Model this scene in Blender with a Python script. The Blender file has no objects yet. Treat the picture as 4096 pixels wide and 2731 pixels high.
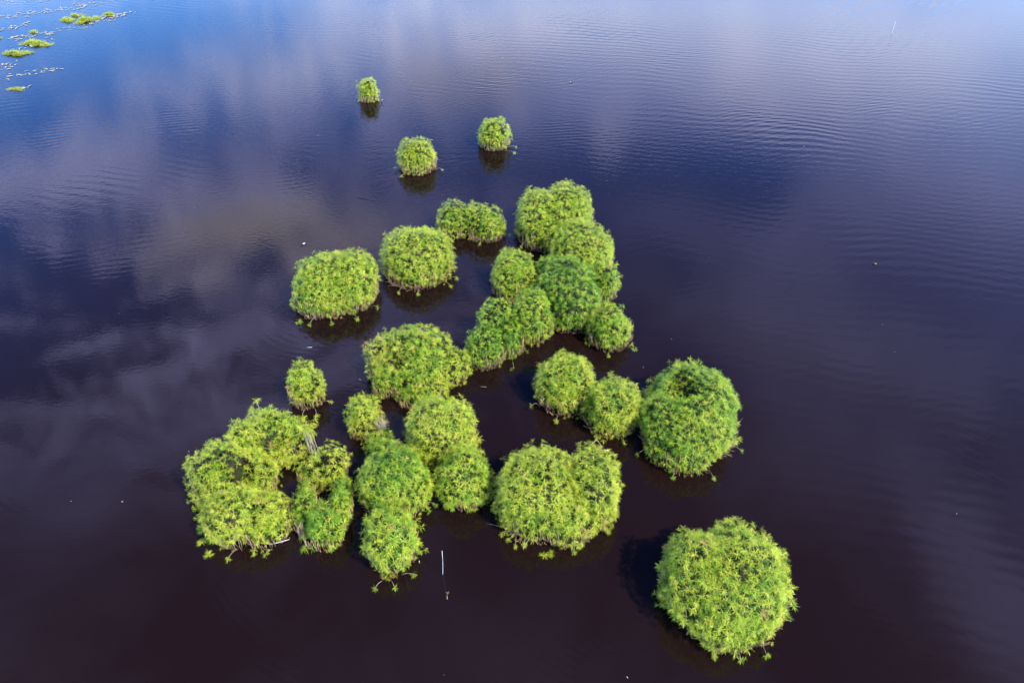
import bpy, bmesh, math, random
import numpy as np
from mathutils import Vector, noise, Matrix

sc = bpy.context.scene
col = sc.collection
R = math.radians
rng = np.random.default_rng(7)
random.seed(7)

# ------------------------------------------------------------------ camera
cam_d = bpy.data.cameras.new('camera')
cam = bpy.data.objects.new('camera', cam_d); col.objects.link(cam)
cam.location = (0, 0, 30)
cam.rotation_euler = (R(50), 0, 0)          # 40 degrees below the horizon, looking along +Y
cam_d.sensor_width = 36; cam_d.lens = 28.0
cam_d.clip_start = 0.1; cam_d.clip_end = 20000
sc.camera = cam

# ------------------------------------------------------------------ light
SUN_EL, SUN_AZ = R(47), R(127)              # azimuth from +Y towards +X: behind the camera, to its right
sd = bpy.data.lights.new('sun', 'SUN'); sd.energy = 5.0; sd.angle = R(0.5); sd.color = (1.0, 0.94, 0.80)
sun = bpy.data.objects.new('sun', sd); col.objects.link(sun)
sv = Vector((math.sin(SUN_AZ)*math.cos(SUN_EL), math.cos(SUN_AZ)*math.cos(SUN_EL), math.sin(SUN_EL)))
sun.rotation_euler = sv.to_track_quat('Z', 'Y').to_euler()
sun.location = sv*100

sc.view_settings.view_transform = 'Standard'; sc.view_settings.look = 'None'
sc.view_settings.exposure = 0.6; sc.view_settings.gamma = 1.0; sc.view_settings.use_curve_mapping = False

class NT:
    """short hand for building node trees"""
    def __init__(s, nt): s.nt = nt
    def n(s, t, **k):
        x = s.nt.nodes.new(t)
        for a, b in k.items(): setattr(x, a, b)
        return x
    def l(s, a, b): s.nt.links.new(a, b)
    def put(s, sock, v):
        if isinstance(v, bpy.types.NodeSocket): s.l(v, sock)
        elif v is not None: sock.default_value = v
    def m(s, op, a, b=None, c=None, clamp=False):
        x = s.n('ShaderNodeMath', operation=op, use_clamp=clamp)
        for i, v in enumerate((a, b, c)):
            if v is not None: s.put(x.inputs[i], v)
        return x.outputs[0]
    def v(s, op, a, b=None):
        x = s.n('ShaderNodeVectorMath', operation=op)
        s.put(x.inputs[0], a)
        if b is not None: s.put(x.inputs[1], b)
        return x.outputs[1] if op == 'LENGTH' else x.outputs[0]
    def noise(s, vec, scale, detail=3, rough=.5, dist=0, col=False):
        x = s.n('ShaderNodeTexNoise'); s.l(vec, x.inputs['Vector'])
        x.inputs['Scale'].default_value = scale; x.inputs['Detail'].default_value = detail
        x.inputs['Roughness'].default_value = rough; x.inputs['Distortion'].default_value = dist
        return x.outputs['Color' if col else 'Fac']
    def rng(s, v, a, b, c=0., d=1., kind='SMOOTHSTEP'):
        x = s.n('ShaderNodeMapRange', interpolation_type=kind)
        s.put(x.inputs[0], v)
        for i, q in zip((1, 2, 3, 4), (a, b, c, d)): s.put(x.inputs[i], q)
        return x.outputs[0]
    def mix(s, f, a, b):
        x = s.n('ShaderNodeMix', data_type='RGBA')
        s.put(x.inputs[0], f); s.put(x.inputs[6], a); s.put(x.inputs[7], b)
        return x.outputs[2]
    def sep(s, v):
        x = s.n('ShaderNodeSeparateXYZ'); s.l(v, x.inputs[0]); return x.outputs
    def comb(s, a, b, c):
        x = s.n('ShaderNodeCombineXYZ')
        for i, q in enumerate((a, b, c)): s.put(x.inputs[i], q)
        return x.outputs[0]

world = bpy.data.worlds.new('World'); sc.world = world; world.use_nodes = True
wt = world.node_tree; wt.nodes.clear(); W = NT(wt)
sky = W.n('ShaderNodeTexSky', sky_type='NISHITA'); sky.sun_disc = False
sky.sun_elevation = SUN_EL; sky.sun_rotation = SUN_AZ
sky.altitude = 50; sky.air_density = 1.0; sky.dust_density = 0.6; sky.ozone_density = 2.5
hs = W.n('ShaderNodeHueSaturation'); hs.inputs['Saturation'].default_value = 1.35
W.l(sky.outputs[0], hs.inputs['Color'])
tc = W.n('ShaderNodeTexCoord')
dx, dy, dz = W.sep(tc.outputs['Generated'])
zc = W.m('MAXIMUM', dz, 0.08)
P = W.comb(W.m('DIVIDE', dx, zc), W.m('DIVIDE', dy, zc), 0.0)      # a flat cloud deck seen from below
wr = W.noise(P, 2.2, 3, .55, col=True)
Pw = W.v('ADD', P, W.v('MULTIPLY', W.v('SUBTRACT', wr, (.5, .5, .5)), (.55, .55, 0)))
CLOUD = [(-0.37,1.28,0.29,0.16,0.24), (-1.16,1.87,0.28,0.21,0.25), (-0.18,1.65,0.26,0.12,0.15), (-0.04,3.00,0.68,0.29,0.45), (1.10,2.78,0.76,0.56,0.42), (1.18,2.04,0.36,0.55,0.25), (-0.58,1.67,0.24,0.22,0.75), (-0.67,2.51,0.28,0.25,0.35), (-0.17,2.47,0.21,0.21,0.3), (-1.07,1.87,0.26,0.19,0.45), (0.81,1.39,0.42,0.50,0.2), (-0.58,1.07,0.32,0.18,0.32), (-0.73,0.86,0.18,0.15,0.25), (0.66,0.61,0.10,0.24,0.4), (0.70,2.34,0.13,0.33,0.35), (0.26,2.11,0.05,0.10,0.7), (0.04,2.14,0.06,0.10,0.5), (0.33,2.31,0.40,0.19,0.2), (-1.47,2.31,0.16,0.29,-0.5), (-1.06,1.54,0.19,0.13,-0.25), (-0.80,1.35,0.24,0.09,-0.45), (0.54,1.93,0.28,0.15,-0.5), (0.00,1.82,0.28,0.11,-0.2), (-0.92,1.12,0.13,0.07,-0.45), (-0.52,2.32,0.08,0.13,-0.3), (-1.39,2.96,0.48,0.33,-0.55), (-0.90,2.04,0.07,0.16,-0.35), (0.02,0.94,0.22,0.31,-0.15)]
cov = W.m('ADD', 0.10, W.m('MULTIPLY', W.m('SUBTRACT', W.noise(P, 2.6, 5, .55, .4), .5), .9))
px_, py_, pz_ = W.sep(P)
mott = W.m('MULTIPLY', W.m('SUBTRACT', W.noise(W.v('MULTIPLY', Pw, (1.0, 1.7, 1)), 6.5, 6, .62, .6), .485), W.m('MULTIPLY', W.rng(px_, .35, -.45), W.rng(py_, .6, 1.4)))
cov = W.m('ADD', cov, W.m('MULTIPLY', mott, 4.2))
cov = W.m('ADD', cov, W.m('MULTIPLY', W.rng(px_, -.2, -.8), W.rng(py_, .8, 1.6, 0, .05)))
cov = W.m('ADD', cov, W.m('MULTIPLY', W.rng(px_, -1.2, -.3), W.rng(py_, 2.0, 2.9, 0, .22)))
for cx, cy, ax, ay, w in CLOUD:
    q = W.v('MULTIPLY', W.v('SUBTRACT', Pw, (cx, cy, 0)), (1/ax, 1/ay, 0))
    cov = W.m('ADD', cov, W.rng(W.v('LENGTH', q), 1.9, .1, 0., w))
cov = W.m('MULTIPLY', cov, 1.0, clamp=True)
# a cloud deck: thin towards the zenith, brighter low down
ccol = W.mix(W.rng(dz, .22, .48), (2.55, 2.70, 3.35, 1), (1.12, 1.20, 2.40, 1))
warm = W.m('ADD', W.rng(W.v('LENGTH', W.v('MULTIPLY', W.v('SUBTRACT', Pw, (-.55, 1.62, 0)), (3.6, 4.8, 0))), 1.5, .2),
           W.rng(W.v('LENGTH', W.v('MULTIPLY', W.v('SUBTRACT', Pw, (-.17, 2.5, 0)), (4.5, 4.0, 0))), 1.5, .2), clamp=True)
ccol = W.mix(warm, ccol, (1.35, 1.28, 1.55, 1))
skt = W.v('MULTIPLY', hs.outputs[0], W.mix(W.rng(dz, .25, .42), (1.25, 1.38, 1.7, 1), (.95, 1.15, 1.8, 1)))
skyc = W.v('SCALE', skt); W.put(skyc.node.inputs['Scale'], W.m('MULTIPLY', W.m('MULTIPLY', W.rng(dz, .45, .85, 1.0, .30), W.rng(dz, .25, .50, 2.3, 1.1)), .14))
fin = W.mix(cov, skyc, ccol)
bg = W.n('ShaderNodeBackground'); W.l(fin, bg.inputs[0]); bg.inputs['Strength'].default_value = 1.0
wo = W.n('ShaderNodeOutputWorld'); W.l(bg.outputs[0], wo.inputs[0])

# ------------------------------------------------------------------ materials
def mat(name):
    m = bpy.data.materials.new(name); m.use_nodes = True
    m.node_tree.nodes.clear(); t = NT(m.node_tree)
    o = t.n('ShaderNodeOutputMaterial')
    return m, t, o

def make_water():
    m, t, o = mat('tea_brown_water')
    geo = t.n('ShaderNodeNewGeometry').outputs['Position']
    p = t.n('ShaderNodeBsdfPrincipled')
    p.inputs['IOR'].default_value = 1.333; p.inputs['Roughness'].default_value = 0.015
    base = t.mix(t.noise(geo, .05, 3), (.0078, .0036, .0033, 1), (.0100, .0045, .0040, 1))
    t.put(p.inputs['Base Color'], base)
    warp = t.v('MULTIPLY', t.v('SUBTRACT', t.noise(geo, .07, 2, col=True), (.5, .5, .5)), (5, 5, 0))
    pw = t.v('ADD', geo, warp)
    def train(ang, wl, warped=pw):       # a train of parallel wavelets
        x, y, z = t.sep(warped)
        ph = t.m('ADD', t.m('MULTIPLY', x, math.cos(R(ang))*2*math.pi/wl), t.m('MULTIPLY', y, math.sin(R(ang))*2*math.pi/wl))
        return t.m('SINE', ph)
    def patch(seed, sc_, lo, hi):
        return t.rng(t.noise(t.v('ADD', geo, (seed, seed*1.7, 0)), sc_, 2, .5), lo, hi)
    gx, gy, gz = t.sep(geo)
    right = t.rng(t.m('ADD', gx, t.m('MULTIPLY', gy, .25)), 10, 34)
    far = t.rng(gy, 32, 60)
    a = t.m('MULTIPLY', train(78, .95), t.m('ADD', t.m('MULTIPLY', right, t.m('ADD', .25, t.m('MULTIPLY', patch(77, .05, .4, .65), .75))), t.m('MULTIPLY', patch(3, .06, .5, .68), far)))
    b = t.m('MULTIPLY', train(104, .62), t.m('ADD', t.m('MULTIPLY', right, .25), t.m('MULTIPLY', patch(31, .08, .52, .7), far)))
    c = t.m('MULTIPLY', train(56, .42), t.m('MULTIPLY', patch(57, .11, .55, .72), .25))
    fine = t.m('MULTIPLY', t.m('SUBTRACT', t.noise(t.v('MULTIPLY', geo, (1, 1.9, 1)), 2.2, 3, .55), .5), .9)
    vfine = t.m('MULTIPLY', t.m('SUBTRACT', t.noise(geo, 9, 2, .5), .5), .12)
    h = t.m('ADD', t.m('MULTIPLY', t.m('ADD', t.m('ADD', a, b), c), .0015), t.m('MULTIPLY', t.m('ADD', fine, vfine), t.m('MULTIPLY', t.m('ADD', t.m('MULTIPLY', far, .8), .22), .006)))
    bp = t.n('ShaderNodeBump'); bp.inputs['Strength'].default_value = 1.0; bp.inputs['Distance'].default_value = 1.0
    t.l(h, bp.inputs['Height']); t.l(bp.outputs[0], p.inputs['Normal'])
    t.l(p.outputs[0], o.inputs[0])
    return m

def make_leaf():
    m, t, o = mat('green_leaf')
    a = t.n('ShaderNodeAttribute', attribute_name='tint')
    p = t.n('ShaderNodeBsdfPrincipled'); p.inputs['Roughness'].default_value = .40; p.inputs['IOR'].default_value = 1.45; p.inputs['Specular IOR Level'].default_value = .35
    t.l(a.outputs['Color'], p.inputs['Base Color'])
    tr = t.n('ShaderNodeBsdfTranslucent')
    t.l(t.v('MULTIPLY', a.outputs['Color'], (1.1, 1.15, .6)), tr.inputs[0])
    mx = t.n('ShaderNodeMixShader'); mx.inputs[0].default_value = .15
    t.l(p.outputs[0], mx.inputs[1]); t.l(tr.outputs[0], mx.inputs[2]); t.l(mx.outputs[0], o.inputs[0])
    return m

def make_plain(name, c1, c2, scale=3, rough=.8):
    m, t, o = mat(name)
    g = t.n('ShaderNodeTexCoord').outputs['Object']
    p = t.n('ShaderNodeBsdfPrincipled'); p.inputs['Roughness'].default_value = rough
    p.inputs['Specular IOR Level'].default_value = .2
    t.put(p.inputs['Base Color'], t.mix(t.rng(t.noise(g, scale, 4, .6), .35, .65), (*c1, 1), (*c2, 1)))
    t.l(p.outputs[0], o.inputs[0])
    return m

M_water = make_water(); M_leaf = make_leaf()
M_core = make_plain('shaded_twig_mass', (.012, .018, .004), (.034, .030, .010), 7)  # crown filler coloured dark: shade of the leaf gaps is put into its colour
M_straw = make_plain('dry_straw', (.32, .19, .11), (.50, .35, .22), 9)
M_bark = make_plain('pale_bark', (.30, .24, .17), (.46, .39, .30), 8)
M_pole = make_plain('bleached_wood', (.62, .60, .55), (.8, .78, .73), 12, .6)
M_scrap = make_plain('rust_brown_leaf', (.22, .09, .03), (.34, .17, .07), 14)
M_scum = make_plain('pale_scum', (.30, .30, .22), (.52, .50, .38), 3)
M_weed = make_plain('yellow_green_weed', (.20, .24, .015), (.34, .36, .03), 3)
M_dark = make_plain('wet_dark_wood', (.02, .015, .012), (.05, .04, .03), 12)

# ------------------------------------------------------------------ helpers
def raw_mesh(name, co, tris, quads, m, parent=None, tint=None, smooth=False):
    """vertices (n,3), tris (a,3), quads (b,4) -> one mesh object"""
    me = bpy.data.meshes.new(name)
    nt_, nq = len(tris), len(quads)
    me.vertices.add(len(co)); me.vertices.foreach_set('co', np.asarray(co, np.float32).ravel())
    me.loops.add(3*nt_+4*nq)
    li = np.concatenate([np.asarray(quads, np.int32).ravel(), np.asarray(tris, np.int32).ravel()])
    me.loops.foreach_set('vertex_index', li)
    me.polygons.add(nt_+nq)
    ls = np.concatenate([np.arange(nq)*4, nq*4+np.arange(nt_)*3]).astype(np.int32)
    me.polygons.foreach_set('loop_start', ls)
    if smooth: me.polygons.foreach_set('use_smooth', np.ones(nt_+nq, bool))
    if tint is not None:
        at = me.color_attributes.new('tint', 'FLOAT_COLOR', 'POINT')
        at.data.foreach_set('color', np.concatenate([tint, np.ones((len(tint), 1))], 1).astype(np.float32).ravel())
    me.update(calc_edges=True); me.validate()
    me.materials.append(m)
    ob = bpy.data.objects.new(name, me); col.objects.link(ob)
    if parent: ob.parent = parent
    return ob

def empty(name, loc, label, cat, group=None):
    o = bpy.data.objects.new(name, None); col.objects.link(o); o.location = loc
    o['label'] = label; o['category'] = cat
    if group: o['group'] = group
    return o

def tag(o, label, cat, group=None):
    o['label'] = label; o['category'] = cat
    if group: o['group'] = group
    return o

def norm(v): return v/np.maximum(np.linalg.norm(v, axis=-1, keepdims=True), 1e-9)

def tubes(paths, radii, sides=4):
    """each path (k,3) with radius (k,) -> co, quads"""
    cos, qs, base = [], [], 0
    for pth, rd in zip(paths, radii):
        pth = np.asarray(pth, float); k = len(pth)
        t = norm(np.gradient(pth, axis=0))
        ref = np.tile([[.3, .2, 1.]], (k, 1)); ref[np.abs(t[:, 2]) > .8] = (1, .2, .1)
        u = norm(np.cross(t, ref)); w = np.cross(t, u)
        a = np.arange(sides)*2*np.pi/sides
        ring = pth[:, None]+np.asarray(rd)[:, None, None]*(np.cos(a)[None, :, None]*u[:, None]+np.sin(a)[None, :, None]*w[:, None])
        cos.append(ring.reshape(-1, 3))
        for i in range(k-1):
            for j in range(sides):
                j2 = (j+1) % sides
                qs.append((base+i*sides+j, base+i*sides+j2, base+(i+1)*sides+j2, base+(i+1)*sides+j))
        qs.append(tuple(base+(k-1)*sides+j for j in range(4))) if sides == 4 else None
        qs.append(tuple(base+j for j in (3, 2, 1, 0))) if sides == 4 else None
        base += k*sides
    return np.concatenate(cos), np.array(qs)

# ------------------------------------------------------------------ leaves
PAL = np.array([(.030, .108, .007), (.090, .235, .010), (.220, .375, .017), (.410, .500, .030), (.48, .42, .06), (.36, .20, .08)])
def rosettes(c, ax, size, kind, droop, nl=16):
    """c,ax (n,3): rosette centres and axes; size (n,), kind (n,) palette position 0..5, droop (n,) -> co, tris, quads, tint"""
    n = len(c)
    if n == 0: return None
    c = np.repeat(c, nl, 0); ax = np.repeat(norm(ax), nl, 0); s = np.repeat(size, nl); kd = np.repeat(kind, nl); dr = np.repeat(droop, nl)
    N = len(c)
    ref = np.where(np.abs(ax[:, 2:3]) > .9, [[1., 0, 0]], [[0, 0, 1.]])
    u = norm(np.cross(ax, ref)); w = np.cross(ax, u)
    ph = rng.uniform(0, 2*np.pi, N); th = R(18)+R(78)*np.sqrt(rng.uniform(0, 1, N))
    side = np.cos(ph)[:, None]*u+np.sin(ph)[:, None]*w
    d = norm(ax*np.cos(th)[:, None]+side*np.sin(th)[:, None])
    L = s*rng.uniform(.75, 1.2, N)
    wd = norm(np.cross(d, ax)+rng.normal(0, .25, (N, 3)))*(L*.034*rng.uniform(.8, 1.25, N))[:, None]
    b = c+d*(L*.06)[:, None]-ax*(L*rng.uniform(0, .45, N))[:, None]
    mid = b+d*(L*.5)[:, None]
    d2 = norm(d+np.array([0, 0, -1.])*(dr*rng.uniform(.5, 1.4, N))[:, None])
    tip = mid+d2*(L*.55)[:, None]
    co = np.stack([b-wd*.5, b+wd*.5, mid+wd, mid-wd, tip], 1).reshape(-1, 3)
    i = np.arange(N)*5
    quads = np.stack([i, i+1, i+2, i+3], 1); tris = np.stack([i+3, i+2, i+4], 1)
    k = np.clip(kd+rng.normal(0, .4, N), 0, 4.999)
    k0 = k.astype(int); f = (k-k0)[:, None]
    tint = (PAL[k0]*(1-f)+PAL[k0+1]*f)*rng.uniform(.8, 1.2, (N, 1))
    t5 = np.repeat(tint, 5, 0).reshape(N, 5, 3)
    t5[:, :2] *= np.array([1.15, .95, 1.0])
    co[:, 2] = np.maximum(co[:, 2], .012)
    return co, tris, quads, t5.reshape(-1, 3)

def merge(parts):
    parts = [p for p in parts if p is not None]
    cs, ts, qs, tn, b = [], [], [], [], 0
    for co, t, q, ti in parts:
        cs.append(co); ts.append(t+b); qs.append(q+b); tn.append(ti); b += len(co)
    return np.concatenate(cs), np.concatenate(ts), np.concatenate(qs), np.concatenate(tn)

# ------------------------------------------------------------------ shrub shape
ZM = .3
def prof(u, bx, e=2.4):
    return np.where(u < ZM, 1-(1-bx)*(1-u/ZM)**2, (1-np.clip((u-ZM)/(1-ZM), 0, 1)**e)**(1/e))
def warpf(p, amp, seed):
    """lumpy displacement, sampled per point"""
    o = Vector((seed*3.1, seed*1.7, seed*.9))
    out = np.empty(len(p))
    for i, q in enumerate(p):
        v = Vector(q)+o
        out[i] = noise.noise(v*.6)*1.1+noise.noise(v*1.7)*.85+noise.noise(v*4.0)*.45
    return out*amp
def sample_lobe(l, dens):
    cx, cy, rx, ry, h, bx = l
    nu, na = 60, 96
    U = (np.arange(nu)+.5)/nu; A = (np.arange(na)+.5)*2*np.pi/na
    U = 1-(1-U)**1.6
    eps = 1e-3
    def S(u, a):
        r = prof(u, bx); return np.stack([cx+rx*r*np.cos(a), cy+ry*r*np.sin(a), h*u], -1)
    def area_pts(u0, u1, a):
        pass
    ue = 1-(1-np.linspace(0, 1, nu+1))**1.6
    UU, AA = np.meshgrid(ue, np.linspace(0, 2*np.pi, na+1), indexing='ij')
    G = S(UU, AA)
    e1 = G[1:, :-1]-G[:-1, :-1]; e2 = G[:-1, 1:]-G[:-1, :-1]; e3 = G[1:, 1:]-G[1:, :-1]
    ar = (np.linalg.norm(np.cross(e1, e2), axis=-1)+np.linalg.norm(np.cross(e1, e3), axis=-1))/2
    n = int(ar.sum()*dens)
    idx = rng.choice(ar.size, n, p=(ar/ar.sum()).ravel())
    iu, ia = np.unravel_index(idx, ar.shape)
    fu, fa = rng.uniform(0, 1, (2, n))
    u = ue[iu]+(ue[iu+1]-ue[iu])*fu; a = (ia+fa)*2*np.pi/na
    p = S(u, a)
    nrm = norm(np.cross(S(u, a+eps)-S(u, a-eps), S(np.clip(u+eps, 0, 1), a)-S(np.clip(u-eps, 0, 1), a)))
    return p, nrm, u
def inside(p, l, k):
    cx, cy, rx, ry, h, bx = l
    u = np.clip(p[:, 2]/(h*k), 0, 1)
    rr = np.hypot((p[:, 0]-cx)/(rx*k), (p[:, 1]-cy)/(ry*k))
    return (p[:, 2] < h*k) & (rr < prof(u, bx))
def thin(p, rmin):
    """keep points at least rmin apart"""
    cell = {}; keep = []
    for i, q in enumerate(p):
        k = (int(q[0]//rmin), int(q[1]//rmin), int(q[2]//rmin)); ok = True
        for a in (-1, 0, 1):
            for b in (-1, 0, 1):
                for c in (-1, 0, 1):
                    for j in cell.get((k[0]+a, k[1]+b, k[2]+c), ()):
                        if (p[j][0]-q[0])**2+(p[j][1]-q[1])**2+(p[j][2]-q[2])**2 < rmin*rmin: ok = False; break
                    if not ok: break
                if not ok: break
            if not ok: break
        if ok:
            cell.setdefault(k, []).append(i); keep.append(i)
    return np.array(keep, int)
def dents(p, holes):
    dz = np.zeros(len(p))
    for hx, hy, hr, dep in holes:
        dz += dep*np.exp(-(((p[:, 0]-hx)**2+(p[:, 1]-hy)**2)/hr**2)**1.5)
    q = p.copy(); q[:, 2] = np.maximum(p[:, 2]*(1-np.clip(dz, 0, .93)), .02)
    return q

# name: lobes (x, y, rx, ry, height, waist at the water), palette position, leaf scale, label, dents (x, y, radius, fraction)
S = [
 dict(l=[(-13.21, 70.29, .95, .89, 2.0, .9)], k=2.5, s=1.15, lab='slim upright leafy shrub standing farthest off, furthest from the other shrubs'),
 dict(l=[(-7.46, 57.27, 1.56, 1.56, 2.28, .85)], k=3.0, s=1.1, lab='round yellow-green shrub, the widest of the three lone shrubs in the far open water'),
 dict(l=[(-1.51, 61.09, 1.29, 1.29, 2.22, .9), (-1.35, 60.9, 1.0, 1.0, 2.4, .9)], k=2.3, s=1.1, lab='conical shrub with one low shoot reaching off its right foot, alone in far water'),
 dict(l=[(-3.97, 47.95, 1.35, 1.3, 2.08, .95), (-1.81, 47.4, 1.4, 1.3, 2.1, .95), (-2.9, 47.9, 1.3, 1.15, 1.95, .95)], k=2.1, s=.95, lab='low twin-topped shrub, twice as wide as high, just behind the big round shrub'),
 dict(l=[(1.72, 47.6, 1.45, 2.6, 2.95, .9), (3.73, 48.41, 2.0, 2.4, 2.85, .85), (2.75, 47.0, 1.5, 2.5, 2.6, .9)], k=2.5, s=1.0, lab='tall shrub with a notched double top at the far end of the long merged chain'),
 dict(l=[(4.55, 43.60, 2.09, 2.6, 2.8, .8)], k=2.4, s=1.0, lab='domed shrub leaning against the front of the tall notched shrub'),
 dict(l=[(5.75, 40.38, .87, 1.03, 2.2, .85)], k=1.6, s=1.0, lab='small shrub with bare brown stems tucked at the outer edge of the chain'),
 dict(l=[(.20, 40.82, 1.54, 1.6, 2.73, .85)], k=2.3, s=1.0, lab='shrub forming the left shoulder of the merged chain, its shadow on the inner pool'),
 dict(l=[(3.41, 38.98, 2.03, 2.75, 3.0, .85), (2.6, 41.2, 1.5, 1.2, 2.2, .85)], k=1.3, s=.95, lab='large dark green shrub in the middle of the merged chain'),
 dict(l=[(1.13, 36.85, 1.41, 1.57, 2.7, .85)], k=1.8, s=.95, lab='shrub with dry brown foot between the dark green middle shrub and the low sloping one'),
 dict(l=[(-1.01, 36.08, 1.12, 1.12, 2.5, .85), (-1.52, 34.11, 1.13, 1.02, 2.2, .85), (-.2, 35.2, .95, 1.2, 1.9, .8)], k=1.4, s=.85, lab='fine-leaved shrub sloping down to the water at the near end of the chain'),
 dict(l=[(5.70, 35.89, 1.34, 1.34, 2.28, .8)], k=2.1, s=1.05, lab='small round shrub sticking out to the right at the foot of the chain'),
 dict(l=[(-6.15, 43.2, 2.35, 2.7, 2.55, .85)], k=2.5, s=1.1, lab='big round shrub with a flat skirt, behind and right of the long oval one'),
 dict(l=[(-11.87, 40.00, 1.65, 2.4, 2.75, .9), (-9.93, 40.32, 1.56, 2.2, 2.8, .9), (-10.9, 40.1, 1.6, 2.3, 2.62, .9)], k=2.3, s=1.1, lab='long oval shrub with an even clipped look, leftmost of the middle row'),
 dict(l=[(-5.5, 33.5, 2.2, 1.75, 2.45, .85), (-5.35, 32.6, 2.1, 2.0, 2.2, .85), (-3.36, 32.8, 1.0, 1.0, 1.65, .85), (-6.85, 31.6, .75, .79, 1.6, .85), (-5.0, 31.0, 1.3, 1.1, 1.5, .85), (-7.3, 33.1, .78, 1.05, 2.2, .85)], k=2.2, s=1.0,
      d=[(-6.2, 32.0, .5, .5), (-4.9, 34.2, .4, .2)], lab='wide sprawling shrub with a hanging yellow lobe on its left side'),
 dict(l=[(-3.54, 27.59, 1.80, 1.88, 2.8, .82)], k=2.7, s=1.1, lab='round yellow-green dome directly in front of the wide sprawling shrub'),
 dict(l=[(-2.28, 24.66, 1.33, 1.40, 2.4, .82)], k=2.0, s=1.1, lab='darker round shrub below the yellow-green dome and left of the broad two-lobed shrub'),
 dict(l=[(-11.01, 30.95, .98, .98, 2.47, .9)], k=2.9, s=1.0, lab='narrow thimble-shaped shrub alone behind the ragged clump'),
 dict(l=[(-7.55, 28.79, .95, .95, 2.14, .9)], k=2.8, s=.95, lab='small egg-shaped shrub with brown foot and a grey dead spray at its side'),
 dict(l=[(-5.51, 24.39, 1.69, 1.83, 2.7, .82), (-6.3, 26.2, .9, .9, 2.1, .85)], k=1.8, s=1.0, lab='dome with a narrow yellowish tail reaching back to the small egg-shaped shrub'),
 dict(l=[(-5.32, 21.35, 1.22, 1.5, 2.5, .8)], k=2.2, s=1.1, lab='shrub tapering to a point at the water, just left of the white pole'),
 dict(l=[(-11.85, 27.3, 1.75, 1.4, 2.45, .85), (-13.0, 26.9, 1.1, 1.1, 2.2, .85), (-10.9, 27.2, .8, .8, 2.2, .9)], k=2.5, s=1.05,
      d=[(-11.3, 26.3, .55, .5), (-10.1, 26.2, .45, .75)], rag=1.5, lab='ragged back shrub of the big clump with pale bare trunks showing on its right'),
 dict(l=[(-13.61, 24.9, 1.6, 1.75, 2.5, .85), (-12.4, 25.0, 1.2, 1.2, 2.1, .85)], k=2.8, s=.95, d=[(-12.6, 24.2, .6, .8)], rag=1.5, lab='bright ragged shrub on the outer left side of the big clump'),
 dict(l=[(-12.4, 22.6, 1.5, 1.5, 2.15, .82), (-11.1, 22.4, 1.15, 1.3, 2.1, .82)], k=2.9, s=1.0, d=[(-11.7, 23.5, .35, .4)], rag=1.5, lab='yellow-green front shrub of the big clump with loose shoots at its foot'),
 dict(l=[(-9.55, 25.35, .85, .65, 1.35, .85), (-8.7, 25.45, .8, .75, 1.8, .85)], k=2.6, s=1.0, d=[(-9.0, 24.7, .35, .5)], rag=1.5, lab='low shrub at the back right corner of the big clump, between two dark gaps'),
 dict(l=[(-8.5, 21.95, .98, .85, 2.0, .88), (-9.5, 23.1, .52, 1.3, 1.75, .85), (-7.82, 23.2, .48, 1.5, 1.9, .85)], k=1.7, s=1.1, rag2=1, rag=.8, lab='horseshoe-shaped shrub curled round a dark hollow'),
 dict(l=[(2.83, 31.05, 1.62, 1.75, 2.7, .75)], k=2.7, s=1.1, lab='yellow-green dome at the left of the near pair, its shadow on the still pool'),
 dict(l=[(5.12, 29.39, 1.53, 1.55, 2.5, .75)], k=2.4, s=1.15, lab='dome with dry rusty foot joined to the front right of the yellow-green one'),
 dict(l=[(9.25, 28.9, 2.3, 2.9, 3.1, .78), (8.5, 28.0, 2.05, 2.6, 2.75, .78), (8.9, 30.2, 1.9, 1.6, 2.7, .8)], k=1.8, s=1.0, d=[(8.55, 29.1, .75, .42), (8.7, 30.0, .5, .15)], lab='big shrub with a dark dimple in the middle of its crown'),
 dict(l=[(1.15, 23.7, 1.95, 2.3, 3.0, .74), (3.68, 23.85, 1.22, 1.8, 2.9, .78), (2.4, 22.6, 1.5, 1.4, 2.2, .78)], k=2.7, s=1.05, lab='broad two-lobed shrub, yellow-green, wider than any other, trailing shoots on the water'),
 dict(l=[(9.1, 18.85, 2.4, 2.45, 3.25, .72), (8.1, 19.0, 1.95, 2.2, 3.1, .72), (8.9, 17.7, 1.9, 1.5, 2.3, .75)], k=2.4, s=1.05, lab='large dome standing alone nearest of all, its shadow falling left'),
]
for s_ in S:                      # the sides stand steeper at the foot
    s_['l'] = [(a-0, b, c-.06, d-.06, e-.05, f+(1-f)*.45) for a, b, c, d, e, f in s_['l']]
ALL = [(i, l) for i, s in enumerate(S) for l in s['l']]
G_SHRUB = 'leafy shrubs growing out of the lake'

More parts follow.
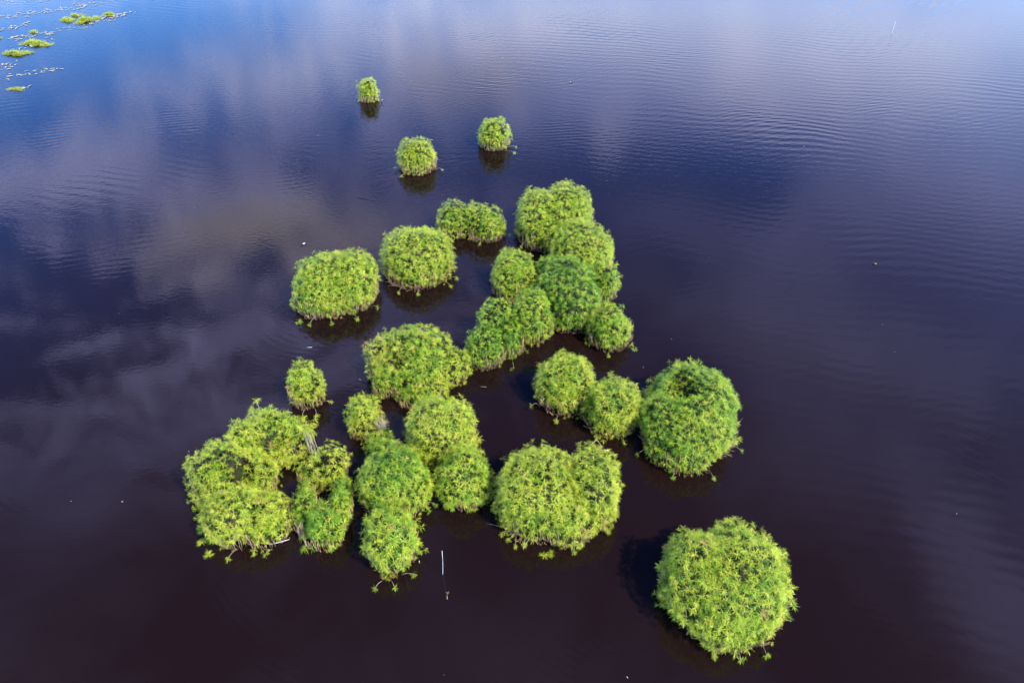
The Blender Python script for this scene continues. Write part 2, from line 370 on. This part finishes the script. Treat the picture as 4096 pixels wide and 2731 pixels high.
def core_mesh(lobes, holes, seed, rag=1.0):
    cs, qs, b = [], [], 0
    for cx, cy, rx, ry, h, bx in lobes:
        U = np.linspace(0, 1, 27); A = np.linspace(0, 2*np.pi, 65)[:-1]
        UU, AA = np.meshgrid(U, A, indexing='ij')
        r = np.maximum(prof(UU, bx), .02)
        p = np.stack([cx+max(rx-.36, .25)*r*np.cos(AA), cy+max(ry-.36, .25)*r*np.sin(AA), -.05+(h-.36)*UU], -1).reshape(-1, 3)
        out = norm((p-np.array([cx, cy, h*.15]))/np.array([rx, ry, h]))
        wv = warpf(p+out*.3, .34*rag, seed)
        p += np.minimum(wv, .12)[:, None]*out+rng.normal(0, .04, p.shape)
        p = dents(p, [(a, b_, c*1.05, min(.98, d*1.05+.10)) for a, b_, c, d in holes])
        i = np.arange(26*64).reshape(26, 64)
        q = np.stack([i, np.roll(i, -1, 1), np.roll(i, -1, 1)+64, i+64], -1).reshape(-1, 4)
        cs.append(p); qs.append(q+b); b += len(p)
    return np.concatenate(cs), np.concatenate(qs)

def stem_mesh(lobes, idx):
    """brown dead stalks and stems round the foot"""
    paths, rads = [], []
    for cx, cy, rx, ry, h, bx in lobes:
        n = int(75*(rx+ry))
        for _ in range(n):
            a = rng.uniform(0, 2*np.pi); k = rng.uniform(.93, 1.07)
            r0 = rng.uniform(bx*.93, bx*1.02); zt = rng.uniform(.12, .7) if rng.uniform() < .8 else rng.uniform(.7, h*.6)
            p0 = np.array([cx+rx*r0*math.cos(a), cy+ry*r0*math.sin(a), -.05])
            p2 = np.array([cx+rx*k*math.cos(a+rng.normal(0, .04)), cy+ry*k*math.sin(a+rng.normal(0, .04)), zt])
            p1 = (p0+p2)/2+rng.normal(0, .04, 3)
            if any(inside(p0[None]+[[0, 0, .1]], l2, .97)[0] for j, l2 in ALL if l2 != (cx, cy, rx, ry, h, bx)): continue
            paths.append([p0, p1, p2]); w = rng.uniform(.008, .017); rads.append([w, w*.85, w*.5])
    return tubes(paths, rads, 4)

shrub_objs = []
for i, s in enumerate(S):
    lobes, holes, k0 = s['l'], s.get('d', []), s['k']
    cx0, cy0 = lobes[0][0], lobes[0][1]
    root = empty('shrub', (0, 0, 0), s['lab'], 'shrub', G_SHRUB)
    parts = []
    size = .192*s['s']
    for li, l in enumerate(lobes):
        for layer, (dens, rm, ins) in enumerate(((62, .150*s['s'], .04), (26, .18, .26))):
            p, nr, u = sample_lobe(l, dens)
            p = p-nr*ins*1.0
            bad = np.zeros(len(p), bool)
            for j, l2 in ALL:
                if l2 is l: continue
                bad |= inside(p, l2, .96 if layer == 0 else .90)
            bad |= (p[:, 2] < .10) | ((p[:, 2] < .30) & (rng.uniform(0, 1, len(p)) < .3))
            p, nr, u = p[~bad], nr[~bad], u[~bad]
            kp = thin(p, rm)
            p, nr, u = p[kp], nr[kp], u[kp]
            if len(p) == 0: continue
            wv = warpf(p, .34, i+1)
            p = p+nr*(wv*s.get('rag', 1.0)+rng.normal(0, .055, len(p)))[:, None]
            p = dents(p, holes)
            p[:, 2] = np.maximum(p[:, 2], .05)
            low = np.clip(1-p[:, 2]/.75, 0, 1)
            ax = nr*.75+np.array([0, 0, .55])+rng.normal(0, .30, p.shape)
            ax[:, 2] -= low*.55
            kind = k0+wv*2.2+rng.normal(.30, .55, len(p))-1.4*layer+low*.3  # inner layer tinted darker, putting the shade between rosettes into the leaf colour
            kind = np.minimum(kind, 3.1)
            # yellowed and browned rosettes here and there, more of them close to the water
            dry = rng.uniform(0, 1, len(p)) < (.006+.42*np.clip(1-p[:, 2]/.55, 0, 1))
            kind[dry] = rng.uniform(3.9, 5.2, dry.sum())
            if li == 5 and len(lobes) == 6: kind += .9                    # the hanging yellow lobe
            sz = size*rng.uniform(.8, 1.18, len(p))*(1-.25*low)
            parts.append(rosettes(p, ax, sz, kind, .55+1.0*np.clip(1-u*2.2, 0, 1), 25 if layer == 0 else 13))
    # stray shoots that break the outline
    for l in lobes:
        cx, cy, rx, ry, h, bx = l
        n = int(7*(rx+ry)); a = rng.uniform(0, 2*np.pi, n); u = rng.uniform(.02, 1, n)**.8*.98
        rr = prof(u, bx)
        p = np.stack([cx+(rx+.02)*rr*np.cos(a), cy+(ry+.02)*rr*np.sin(a), h*u], -1)
        out = norm(np.stack([np.cos(a)*rr, np.sin(a)*rr, .2+u], -1))
        bad = np.zeros(n, bool)
        for j, l2 in ALL:
            if l2 is not l: bad |= inside(p, l2, 1.02)
        p = (p+out*rng.uniform(.05, .26, (n, 1)))[~bad]; out = out[~bad]
        p = dents(p, holes); p[:, 2] = np.maximum(p[:, 2], .06)
        if len(p): parts.append(rosettes(p, out+[0, 0, .5], np.full(len(p), size*1.05), k0+rng.normal(.3, .5, len(p)), np.full(len(p), .7), 17))
    co, ts, qs, tn = merge(parts)
    raw_mesh('foliage', co, ts, qs, M_leaf, root, tn)
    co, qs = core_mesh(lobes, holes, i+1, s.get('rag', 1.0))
    raw_mesh('shaded_branch_core', co, np.zeros((0, 3), int), qs, M_core, root)
    co, qs = stem_mesh(lobes, i)
    st = raw_mesh('stem_fringe', co, np.zeros((0, 3), int), qs, M_straw, root)
    st['kind'] = 'stuff'
    shrub_objs.append(root)
print('shrubs', len(S), 'verts', sum(len(o.data.vertices) for o in col.objects if o.type == 'MESH'))

# ------------------------------------------------------------------ loose shoots joined to a shrub
def arc(p0, p1, lift, n=7):
    p0, p1 = np.array(p0, float), np.array(p1, float); t = np.linspace(0, 1, n)[:, None]
    return p0*(1-t)+p1*t+np.array([0, 0, 1.])*lift*np.sin(np.pi*t)
def shoot(parent, foot, head, lift, size=.27, kind=2.6):
    """one stem rising from the foot and leaning out over the water, with its tuft"""
    pth = arc(foot, head, lift)
    co, qs = tubes([pth], [np.linspace(.014, .007, len(pth))], 4)
    st = raw_mesh('shoot', co, np.zeros((0, 3), int), qs, M_bark, parent)
    d = norm((pth[-1]-pth[-2])[None])
    c = np.stack([pth[-1], pth[-1]+rng.normal(0, .045, 3), pth[-1]*.7+pth[-2]*.3+rng.normal(0, .04, 3)]); c[:, 2] = np.maximum(c[:, 2], .08)
    q = rosettes(c, np.repeat(d, 3, 0)+[0, 0, .8]+rng.normal(0, .35, (3, 3)), size*rng.uniform(.6, 1, 3), np.full(3, kind), np.full(3, .7), 15)
    raw_mesh('tuft', q[0], q[1], q[2], M_leaf, st, q[3])
sh = shrub_objs
for (i, f, h, lift) in [
    (30, (0.2, 22.2, .0), (.15, 21.35, .15), .12), (30, (.3, 22.3, 0), (-.15, 21.6, .25), .15), (30, (.6, 22.1, 0), (.55, 21.45, .2), .1),
    (30, (-.1, 22.6, 0), (-.35, 21.95, .3), .15), (30, (2.9, 22.0, 0), (2.75, 21.05, .12), .25), (30, (3.1, 22.1, 0), (3.1, 21.35, .3), .2),
    (30, (4.1, 22.8, 0), (4.35, 22.0, .3), .2), (30, (4.2, 23.2, 0), (4.75, 22.8, .5), .3),
    (31, (6.9, 18.4, 0), (5.95, 18.9, .25), .2), (31, (7.0, 18.2, 0), (6.1, 18.45, .15), .15), (31, (9.0, 16.7, 0), (9.05, 16.0, .15), .1),
    (31, (8.2, 16.9, 0), (8.0, 16.1, .2), .15), (31, (10.0, 16.9, 0), (10.1, 16.15, .2), .1),
    (29, (10.9, 27.4, 0), (11.45, 26.9, .3), .2), (29, (8.0, 26.0, 0), (7.8, 25.3, .15), .1), (29, (9.6, 25.9, 0), (9.8, 25.2, .15), .1),
    (29, (6.9, 27.2, 0), (6.2, 26.7, .25), .2), (24, (-10.8, 21.3, 0), (-10.95, 20.95, .1), .05),
    (24, (-11.5, 21.4, 0), (-11.4, 20.95, .1), .08), (24, (-12.3, 21.3, 0), (-12.5, 20.7, .15), .1), (23, (-14.6, 23.9, 0), (-15.15, 23.7, .3), .2),
    (20, (-4.2, 23.9, 0), (-3.55, 23.65, .2), .12), (20, (-4.3, 23.6, 0), (-3.8, 23.3, .2), .15), (20, (-6.9, 24.9, 0), (-7.5, 25.1, .9), .3),
    (21, (-4.6, 20.6, 0), (-4.0, 20.6, .8), .1), (21, (-4.8, 20.0, 0), (-4.2, 19.9, .15), .12), (21, (-5.6, 19.7, 0), (-5.85, 19.2, .15), .1), (21, (-5.2, 19.7, 0), (-5.0, 19.25, .12), .1),
    (18, (-10.3, 30.4, 0), (-9.6, 30.2, .5), .2), (18, (-11.0, 30.1, 0), (-11.0, 29.4, .15), .1), (18, (-10.5, 30.2, 0), (-10.2, 29.5, .15), .1),
    (13, (-6.9, 41.2, 0), (-7.1, 40.2, .2), .2), (13, (-5.9, 41.0, 0), (-5.9, 40.1, .15), .2), (13, (-4.5, 41.6, 0), (-3.9, 41.0, .2), .2), (13, (-4.2, 42.0, 0), (-3.5, 41.6, .3), .2),
    (14, (-11.9, 38.0, 0), (-12.1, 37.1, .15), .15), (14, (-11.0, 37.9, 0), (-10.8, 37.2, .15), .15), (14, (-9.6, 38.2, 0), (-9.3, 37.6, .2), .1), (14, (-8.7, 38.9, 0), (-8.2, 38.6, .3), .2),
    (27, (1.5, 30.3, 0), (1.0, 29.9, .4), .3), (27, (2.4, 29.6, 0), (2.3, 28.9, .3), .2), (28, (4.6, 28.2, 0), (4.3, 27.8, .2), .1), (28, (5.6, 28.1, 0), (5.7, 27.6, .15), .1),
    (2, (-.6, 60.2, 0), (.35, 60.0, .35), .2), (2, (-.7, 60.0, 0), (.2, 59.2, .2), .15), (1, (-6.1, 56.6, 0), (-5.4, 56.3, .25), .2), (1, (-8.7, 56.6, 0), (-9.2, 56.6, .3), .1), (1, (-8.3, 56.0, 0), (-8.6, 55.4, .15), .1),
    (0, (-12.5, 69.9, 0), (-12.15, 69.6, .3), .1), (12, (6.6, 35.0, 0), (7.0, 34.6, .3), .2), (12, (5.6, 34.9, 0), (5.5, 34.2, .2), .1),
    (11, (.5, 34.9, 0), (.9, 34.5, .25), .2), (11, (0, 33.9, 0), (.1, 33.2, .2), .2), (5, (.4, 47.0, 0), (-.2, 46.8, .3), .2), (5, (1.0, 45.9, 0), (.6, 45.2, .4), .3), (3, (-2.2, 46.4, 0), (-2.2, 45.8, .2), .1)]:
    i = i if i <= 3 else i-1
    shoot(sh[i], f, h, lift, .18*S[i]['s'], S[i]['k']+.2)

# bare pale trunks on the back shrub of the clump
for k in range(9):
    x = -9.98+.055*k+rng.uniform(-.03, .03); y = 26.6+rng.uniform(-.12, .12)
    p0 = np.array([x+.06, y-.1, -.02]); p1 = np.array([x-.12+rng.normal(0, .05), y+.15, 1.75])
    pth = arc(p0, p1, 0, 6); pth[1:-1, :2] += rng.normal(0, .02, (4, 2))
    co, qs = tubes([pth], [np.linspace(.026, .014, 6)], 4)
    raw_mesh('trunk', co, np.zeros((0, 3), int), qs, M_bark, sh[21])
c = np.array([-9.95, 26.85, 1.9])+rng.normal(0, 1, (34, 3))*[.26, .22, .20]
q = rosettes(c, rng.normal(0, .4, (34, 3))+[0, 0, 1.], rng.uniform(.18, .26, 34), rng.normal(3.0, .4, 34), np.full(34, .9), 18)
raw_mesh('trunk_head', q[0], q[1], q[2], M_leaf, sh[21], q[3])
# the two tall tips over its back edge
for x, y, z in ((-12.75, 27.75, 2.5), (-12.45, 27.95, 2.85)):
    shoot(sh[21], (x+.1, y-.3, 1.6), (x, y, z), 0, .25, 2.8)
# dead grey spray beside the egg-shaped shrub
paths, rads = [], []
for k in range(170):
    a, b = rng.uniform(0, 2*np.pi), rng.uniform(0, .75)
    d = np.array([math.cos(a)*math.sin(b), math.sin(a)*math.sin(b), math.cos(b)]); L = rng.uniform(.3, .8)
    q = np.array([-6.5, 27.75, .9]); paths.append([q, q+d*L*.5+rng.normal(0, .03, 3), q+d*L+rng.normal(0, .08, 3)]); rads.append([.005, .004, .002])
paths.append([np.array([-6.6, 27.9, 0]), np.array([-6.55, 27.8, .5]), np.array([-6.5, 27.75, .92])]); rads.append([.03, .02, .015])
co, qs = tubes(paths, rads, 4)
raw_mesh('dead_spray', co, np.zeros((0, 3), int), qs, M_bark, sh[18])['label'] = 'dead grey spray of twigs'
# bare twigs in the dark hollow of the horseshoe shrub
paths, rads = [], []
for k in range(26):
    p0 = np.array([-8.65+rng.uniform(-.4, .4), 23.7+rng.uniform(-.7, .5), .02]); d = rng.normal(0, .35, 3); d[2] = abs(d[2])*.7+.08
    paths.append([p0, p0+d*.5, p0+d+[0, 0, .05]]); rads.append([.011, .009, .005])
co, qs = tubes(paths, rads, 4)
tw = raw_mesh('twig_tangle', co, np.zeros((0, 3), int), qs, M_bark, sh[25]); tw['kind'] = 'stuff'

# ------------------------------------------------------------------ floating sprigs
for x, y, kd, sz, lab in [
    (-14.75, 23.45, 2.0, .24, 'loose green sprig close against the bright ragged shrub, highest of the drifting ones'),
    (-14.55, 22.95, 2.2, .20, 'thin green sprig just below the highest drifting one, off the ragged shrub'),
    (-14.15, 22.30, 1.6, .27, 'dark green starry sprig with long leaves drifting off the big clump'),
    (-13.95, 21.65, 3.0, .26, 'yellow-green sprig drifting beside a second tuft off the front shrub'),
    (-13.55, 21.70, 2.2, .24, 'green sprig just right of the yellow-green drifting one'),
    (-13.45, 20.95, 2.9, .27, 'bright sprig drifting lowest off the left foot of the big clump'),
    (-9.25, 21.25, 1.8, .26, 'spiky sprig with orange base floating off the foot of the horseshoe shrub'),
    (1.42, 20.95, 2.8, .22, 'left one of two small sprigs floating below the broad two-lobed shrub'),
    (1.72, 21.02, 2.8, .20, 'right one of two small sprigs floating below the broad two-lobed shrub'),
    (11.55, 27.9, 2.4, .24, 'small sprig floating off the right side of the dimpled shrub'),
    (-12.85, 37.5, 2.2, .26, 'small sprig floating off the near left foot of the long oval shrub')]:
    t = empty('floating_sprig', (x, y, 0), lab, 'sprig', 'loose sprigs floating near the shrubs')
    c = np.array([[0, 0, .08], [.05, .04, .1], [-.05, .02, .07]])
    q = rosettes(c, np.array([[0, 0, 1.], [.4, .2, 1], [-.4, -.1, 1]]), np.full(3, sz), np.full(3, kd), np.full(3, .6), 15)
    raw_mesh('tuft', q[0], q[1], q[2], M_leaf, t, q[3])
    co, qs = tubes([[(-.02, 0, -.1), (0, 0, 0), (.01, .01, .1)]], [[.02, .02, .015]], 4)
    raw_mesh('stem', co, np.zeros((0, 3), int), qs, M_scrap, t)

# ------------------------------------------------------------------ pole, sticks, birds, scraps
def stick(name, pts, rad, m, label, cat, group=None, sides=4):
    p = np.array(pts, float); o = p[0].copy(); o[2] = 0
    co, qs = tubes([p-o], [rad], sides)
    ob = raw_mesh(name, co, np.zeros((0, 3), int), qs, m); ob.location = o
    return tag(ob, label, cat, group)
stick('pole', [(-3.01, 20.03, -.4), (-3.01, 20.03, 0), (-2.975, 20.04, .6), (-2.955, 20.03, 1.1), (-2.945, 20.04, 1.68)], [.013, .012, .011, .010, .009], M_pole,
      'thin white pole sticking upright out of the dark water', 'pole')
stick('pole_stub', [(-4.08, 20.62, -.3), (-4.08, 20.62, .14)], [.012, .012], M_pole, 'tiny white stub poking up by the pointed shrub', 'stick')
stick('far_stake', [(41.2, 87.6, -.3), (41.2, 87.6, 0), (41.25, 87.7, 1.3)], [.014, .014, .012], M_pole, 'thin pale stake standing alone in the far rippled water', 'pole')
def scrap(name, x, y, r, m, label, cat, group=None, n=5, flat=.35):
    """a crumpled floating leaf: curled blades joined at one point"""
    paths = []
    cs, qs, b = [], [], 0
    for k in range(n):
        a = rng.uniform(0, 2*np.pi); L = r*rng.uniform(.7, 1.2); w = L*.35
        d = np.array([math.cos(a), math.sin(a), 0]); s = np.array([-d[1], d[0], 0])
        row = []
        for j, (t, ww, z) in enumerate(((0, .3, .02), (.35, 1, .05), (.7, .8, flat*.4), (1, .15, .02))):
            for sgn in (-1, 0, 1):
                row.append(d*L*t+s*w*ww*sgn*.5+np.array([0, 0, z*r*2+(.3*w if sgn else 0)+.012]))
        cs += row
        for j in range(3):
            for q in range(2): qs.append((b+j*3+q, b+j*3+q+1, b+j*3+q+4, b+j*3+q+3))
        b += 12
    ob = raw_mesh(name, np.array(cs), np.zeros((0, 3), int), np.array(qs), m); ob.location = (x, y, 0)
    md = ob.modifiers.new('thick', 'SOLIDIFY'); md.thickness = .004
    return tag(ob, label, cat, group)
scrap('dead_leaf', -2.74, 19.1, .085, M_scrap, 'crumpled rust-brown leaf floating just below the white pole', 'leaf', n=7)
stick('floating_twig', [(-2.76, 19.0, .01), (-2.74, 18.8, .03)], [.008, .006], M_pole, 'short twig end beneath the crumpled brown leaf', 'twig', 'twigs lying on the water')
for pts, rad, m, lab in [
    ([(-10.9, 21.55, .02), (-10.4, 21.62, .12), (-10.02, 21.75, .14)], [.022, .02, .014], M_pole, 'pale driftwood stick at the foot of the big yellow-green front shrub'),
    ([(3.72, 27.3, .0), (4.1, 27.6, .16), (4.32, 27.75, .22), (4.5, 27.5, .08), (4.62, 27.38, .0)], [.010, .02, .028, .015, .010], M_bark, 'bent bleached branch arching out of the water below the rusty-footed dome'),
    ([(4.62, 27.25, .012), (4.86, 27.2, .03)], [.02, .016], M_pole, 'short white chip right of the bent bleached branch'),
    ([(-12.05, 69.85, .0), (-11.72, 69.6, .3)], [.025, .02], M_pole, 'white upper limb of the bent stick by the farthest shrub'),
    ([(-11.70, 69.6, .3), (-11.85, 69.0, .0)], [.022, .018], M_dark, 'dark lower limb of the bent stick by the farthest shrub'),
    ([(.0, 22.35, .01), (-.8, 22.6, .04), (-1.2, 22.72, .01)], [.008, .007, .004], M_bark, 'thin brown twig trailing off the left foot of the broad two-lobed shrub'),
    ([(.5, 21.35, .0), (.75, 21.7, .2), (1.0, 22.0, .3)], [.02, .018, .014], M_bark, 'forked tan stem dipping in the water under the broad two-lobed shrub'),
    ([(-3.7, 56.6, .01), (-3.0, 56.2, .03)], [.02, .014], M_dark, 'long dark twig floating between the two nearer lone far shrubs'),
    ([(-11.5, 52.4, .01), (-10.1, 51.9, .03)], [.02, .012], M_dark, 'long dark twig floating left of the round lone far shrub'),
    ([(3.6, 33.9, .01), (3.95, 33.92, .05)], [.012, .008], M_pole, 'white twig in the dark reflection between the chain and the near pair'),
    ([(-11.9, 35.2, .01), (-11.6, 35.2, .03)], [.014, .01], M_pole, 'pale twig floating in front of the reflection of the long oval shrub'),
    ([(-8.5, 32.5, .01), (-8.35, 32.4, .02)], [.012, .01], M_pole, 'tiny pale twig beside the hanging yellow lobe of the sprawling shrub'),
    ([(-1.75, 31.9, .01), (-1.4, 31.85, .02)], [.01, .008], M_bark, 'thin tan twig floating right of the sprawling shrub')]:
    stick('floating_twig', pts, rad, m, lab, 'twig', 'twigs lying on the water')

def duck(x, y, rz, label, sz=1.0):
    t = empty('waterbird', (x, y, 0), label, 'bird', 'small birds resting on the water'); t.rotation_euler.z = rz; t.scale = (sz, sz, sz)
    bm = bmesh.new()
    bmesh.ops.create_uvsphere(bm, u_segments=14, v_segments=10, radius=1)
    for v in bm.verts:
        c = v.co; tail = max(0, -c.x)
        c.x *= .19; c.y *= .085*(1-.35*tail); c.z = c.z*.07*(1-.3*tail)+.05+.04*tail*tail
    r = bmesh.ops.create_uvsphere(bm, u_segments=10, v_segments=8, radius=.042, matrix=Matrix.Translation((.2, 0, .17)))
    bmesh.ops.create_cone(bm, segments=8, radius1=.036, radius2=.026, depth=.13, matrix=Matrix.Translation((.17, 0, .1)) @ Matrix.Rotation(.35, 4, 'Y'))
    me = bpy.data.meshes.new('body'); bm.to_mesh(me); bm.free(); me.materials.append(M_dark)
    o = bpy.data.objects.new('body', me); col.objects.link(o); o.parent = t
    for s in (-1, 1):
        bm = bmesh.new(); bmesh.ops.create_uvsphere(bm, u_segments=10, v_segments=6, radius=1)
        for v in bm.verts: v.co.x = v.co.x*.12-.03; v.co.y = v.co.y*.03+s*.075; v.co.z = v.co.z*.045+.085
        me = bpy.data.meshes.new('wing'); bm.to_mesh(me); bm.free(); me.materials.append(M_pole if sz == .8 else M_bark)
        o = bpy.data.objects.new('wing', me); col.objects.link(o); o.parent = t
    bm = bmesh.new(); bmesh.ops.create_cone(bm, segments=6, radius1=.018, radius2=.006, depth=.07, matrix=Matrix.Translation((.265, 0, .165)) @ Matrix.Rotation(math.pi/2, 4, 'Y'))
    me = bpy.data.meshes.new('beak'); bm.to_mesh(me); bm.free(); me.materials.append(M_scrap)
    o = bpy.data.objects.new('beak', me); col.objects.link(o); o.parent = t
duck(-14.28, 46.1, R(170), 'small black and white waterbird resting behind the long oval shrub', .8)
duck(5.6, 74.2, R(20), 'tiny dark waterbird far off in the open water beyond the tall notched shrub', .7)
duck(24.05, 43.7, R(150), 'tiny waterbird alone in the dark open water on the right', .6)

# specks of floating leaf litter scattered over the lake: nobody could count them
cs, qs, ts = [], [], []
n = 40
for k in range(n):
    y = rng.uniform(15, 110); x = rng.uniform(-.62, .62)*math.hypot(y, 25)
    if any(inside(np.array([[x, y, .05]]), l, 1.1)[0] for _, l in ALL): continue
    L = rng.uniform(.015, .04)*(1+.5*(y > 50)); a = rng.uniform(0, 6.28); d = np.array([math.cos(a), math.sin(a), 0])*L; s_ = np.array([-d[1], d[0], 0])*rng.uniform(.15, .4)
    b = len(cs)
    for sg in (-1, 1):
        for e in (-1, 0, 1): cs.append(np.array([x, y, .014+(.012 if e == 0 else 0)])+d*e*(1-.2*(sg > 0))+s_*sg)
    qs += [(b, b+1, b+4, b+3), (b+1, b+2, b+5, b+4)]
lit = raw_mesh('leaf_litter', np.array(cs), np.zeros((0, 3), int), np.array(qs), M_scum); lit['kind'] = 'stuff'; lit['label'] = 'specks of leaf litter drifting on the lake'; lit['category'] = 'litter'

# ------------------------------------------------------------------ weed mats, far left
def weed(x, y, rx, ry, rz, label, h=.35):
    """a low mat of weed: many upright blades on a thin raft"""
    t = empty('weed_mat', (x, y, 0), label, 'water weed', 'green weed mats in the far corner'); t.rotation_euler.z = rz
    n = int(70*rx*ry*3.14)+40
    cc = rng.normal(0, .55, (6, 2)); which = rng.integers(0, 6, n)
    xy = cc[which]+rng.normal(0, .20, (n, 2)); r = np.hypot(xy[:, 0], xy[:, 1])
    c = np.stack([rx*xy[:, 0], ry*xy[:, 1], np.full(n, .04)], -1)
    c[:, 2] += h*.6*np.clip(1-r, 0, 1)**.7*rng.uniform(.3, 1, n)
    q = rosettes(c, rng.normal(0, .3, (n, 3))+[0, 0, 1.], np.full(n, h*.8), rng.normal(3.0, .4, n), np.full(n, .5), 9)
    raw_mesh('blades', q[0], q[1], q[2], M_leaf, t, q[3]).name = 'foliage'
    bm = bmesh.new(); vs = []
    for k in range(40):
        a = k*2*math.pi/40; rr = .8+.32*math.sin(3*a+x)+.2*math.sin(7*a+y)+rng.uniform(-.08, .08)
        vs.append((rx*.7*rr*math.cos(a), ry*.6*rr*math.sin(a)))
    top = [bm.verts.new((p[0]*.93, p[1]*.93, .05)) for p in vs]; bot = [bm.verts.new((p[0], p[1], -.02)) for p in vs]
    bm.faces.new(top)
    for k in range(40): bm.faces.new((bot[k], bot[(k+1) % 40], top[(k+1) % 40], top[k]))
    me = bpy.data.meshes.new('raft'); bm.to_mesh(me); bm.free(); me.materials.append(M_scum)
    o = bpy.data.objects.new('raft', me); col.objects.link(o); o.parent = t
for x, y, rx, ry, rz, lab, h in [
    (-50.3, 84.4, 1.3, .9, .1, 'bright green weed mat, upper of two lying close together near the edge', .5),
    (-50.7, 81.6, 1.6, .7, .15, 'bright green weed mat, lower of two lying close together near the edge', .45),
    (-47.9, 91.9, 1.3, .8, .6, 'largest bright weed mat of the broken strip farther out', .5),
    (-46.0, 93.6, 1.1, .5, .2, 'bright weed tuft at the outer end of the broken strip', .4),
    (-50.1, 92.0, .7, .7, .5, 'round bright weed mat at the inner end of the broken strip', .45),
    (-49.6, 93.6, .9, .4, .0, 'thin pale weed mat behind the broken strip', .35),
    (-52.0, 88.0, .9, .35, .0, 'thin straw-tinted weed mat between the strip and the close pair', .3),
    (-55.2, 85.8, .5, .35, .1, 'small round weed tuft left of the close pair', .35),
    (-49.5, 105, 1.5, .7, .1, 'far weed mat cut by the top edge', .5),
    (-60.5, 104, .8, 1.4, .2, 'weed mat in the far left corner', .6),
    (-46.5, 72.7, .9, .45, .1, 'small grey-green mound with pale rim floating alone below the weed mats', .25)]:
    weed(x, y, rx*.8, ry*.7, rz, lab, h)
# scum: pale broken film of dead stalks, one mass
cs, qs = [], []
def streak(x0, y0, x1, y1, n, wid):
    for k in range(int(n*.55)):
        t = rng.uniform(0, 1); x = x0+(x1-x0)*t+rng.normal(0, wid); y = y0+(y1-y0)*t+rng.normal(0, wid)
        L = rng.uniform(.06, .3); a = math.atan2(y1-y0, x1-x0)+rng.normal(0, .5); d = np.array([math.cos(a), math.sin(a), 0])*L; s_ = np.array([-math.sin(a), math.cos(a), 0])*rng.uniform(.02, .09)
        b = len(cs); z = rng.uniform(.012, .04)
        for sg in (-1, 1):
            for e in (-1, 0, 1): cs.append(np.array([x, y, z+(.02 if e == 0 else 0)])+d*e*(1-.3*(sg > 0))+s_*sg)
        qs.extend([(b, b+1, b+4, b+3), (b+1, b+2, b+5, b+4)])
for a in [(-60, 92, -50, 97, 190, .5), (-60, 84, -54, 91, 170, .35), (-52, 97, -47, 103, 150, .8), (-43, 101, -36, 106, 170, .9), (-47, 91, -44, 94.5, 130, .45),
          (-54, 86, -50, 88, 90, .4), (-52, 83, -49, 86.5, 60, .5), (-53, 74.5, -44, 77.5, 90, .35), (-52, 76, -50, 79, 60, .5), (-50, 89, -46, 90, 30, .4), (-60, 99, -53, 101, 120, .8), (-47, 72.4, -45.5, 73.2, 25, .15)]:
    streak(*a)
sm = raw_mesh('floating_scum', np.array(cs), np.zeros((0, 3), int), np.array(qs), M_scum); sm['kind'] = 'stuff'
sm['label'] = 'pale drifting scum of dead stalks around the weed mats'; sm['category'] = 'scum'

# ------------------------------------------------------------------ water
ys = np.array([-400, -60, 0, 30, 60, 120, 250, 600, 2000, 9000.]); xs = np.array([-9000, -1500, -300, -80, 0, 80, 300, 1500, 9000.])
X, Y = np.meshgrid(xs, ys); co = np.stack([X, Y, np.zeros_like(X)], -1).reshape(-1, 3)
i = np.arange(len(ys)*len(xs)).reshape(len(ys), len(xs))
q = np.stack([i[:-1, :-1], i[:-1, 1:], i[1:, 1:], i[1:, :-1]], -1).reshape(-1, 4)
wa = raw_mesh('water', co, np.zeros((0, 3), int), q, M_water); wa['kind'] = 'structure'
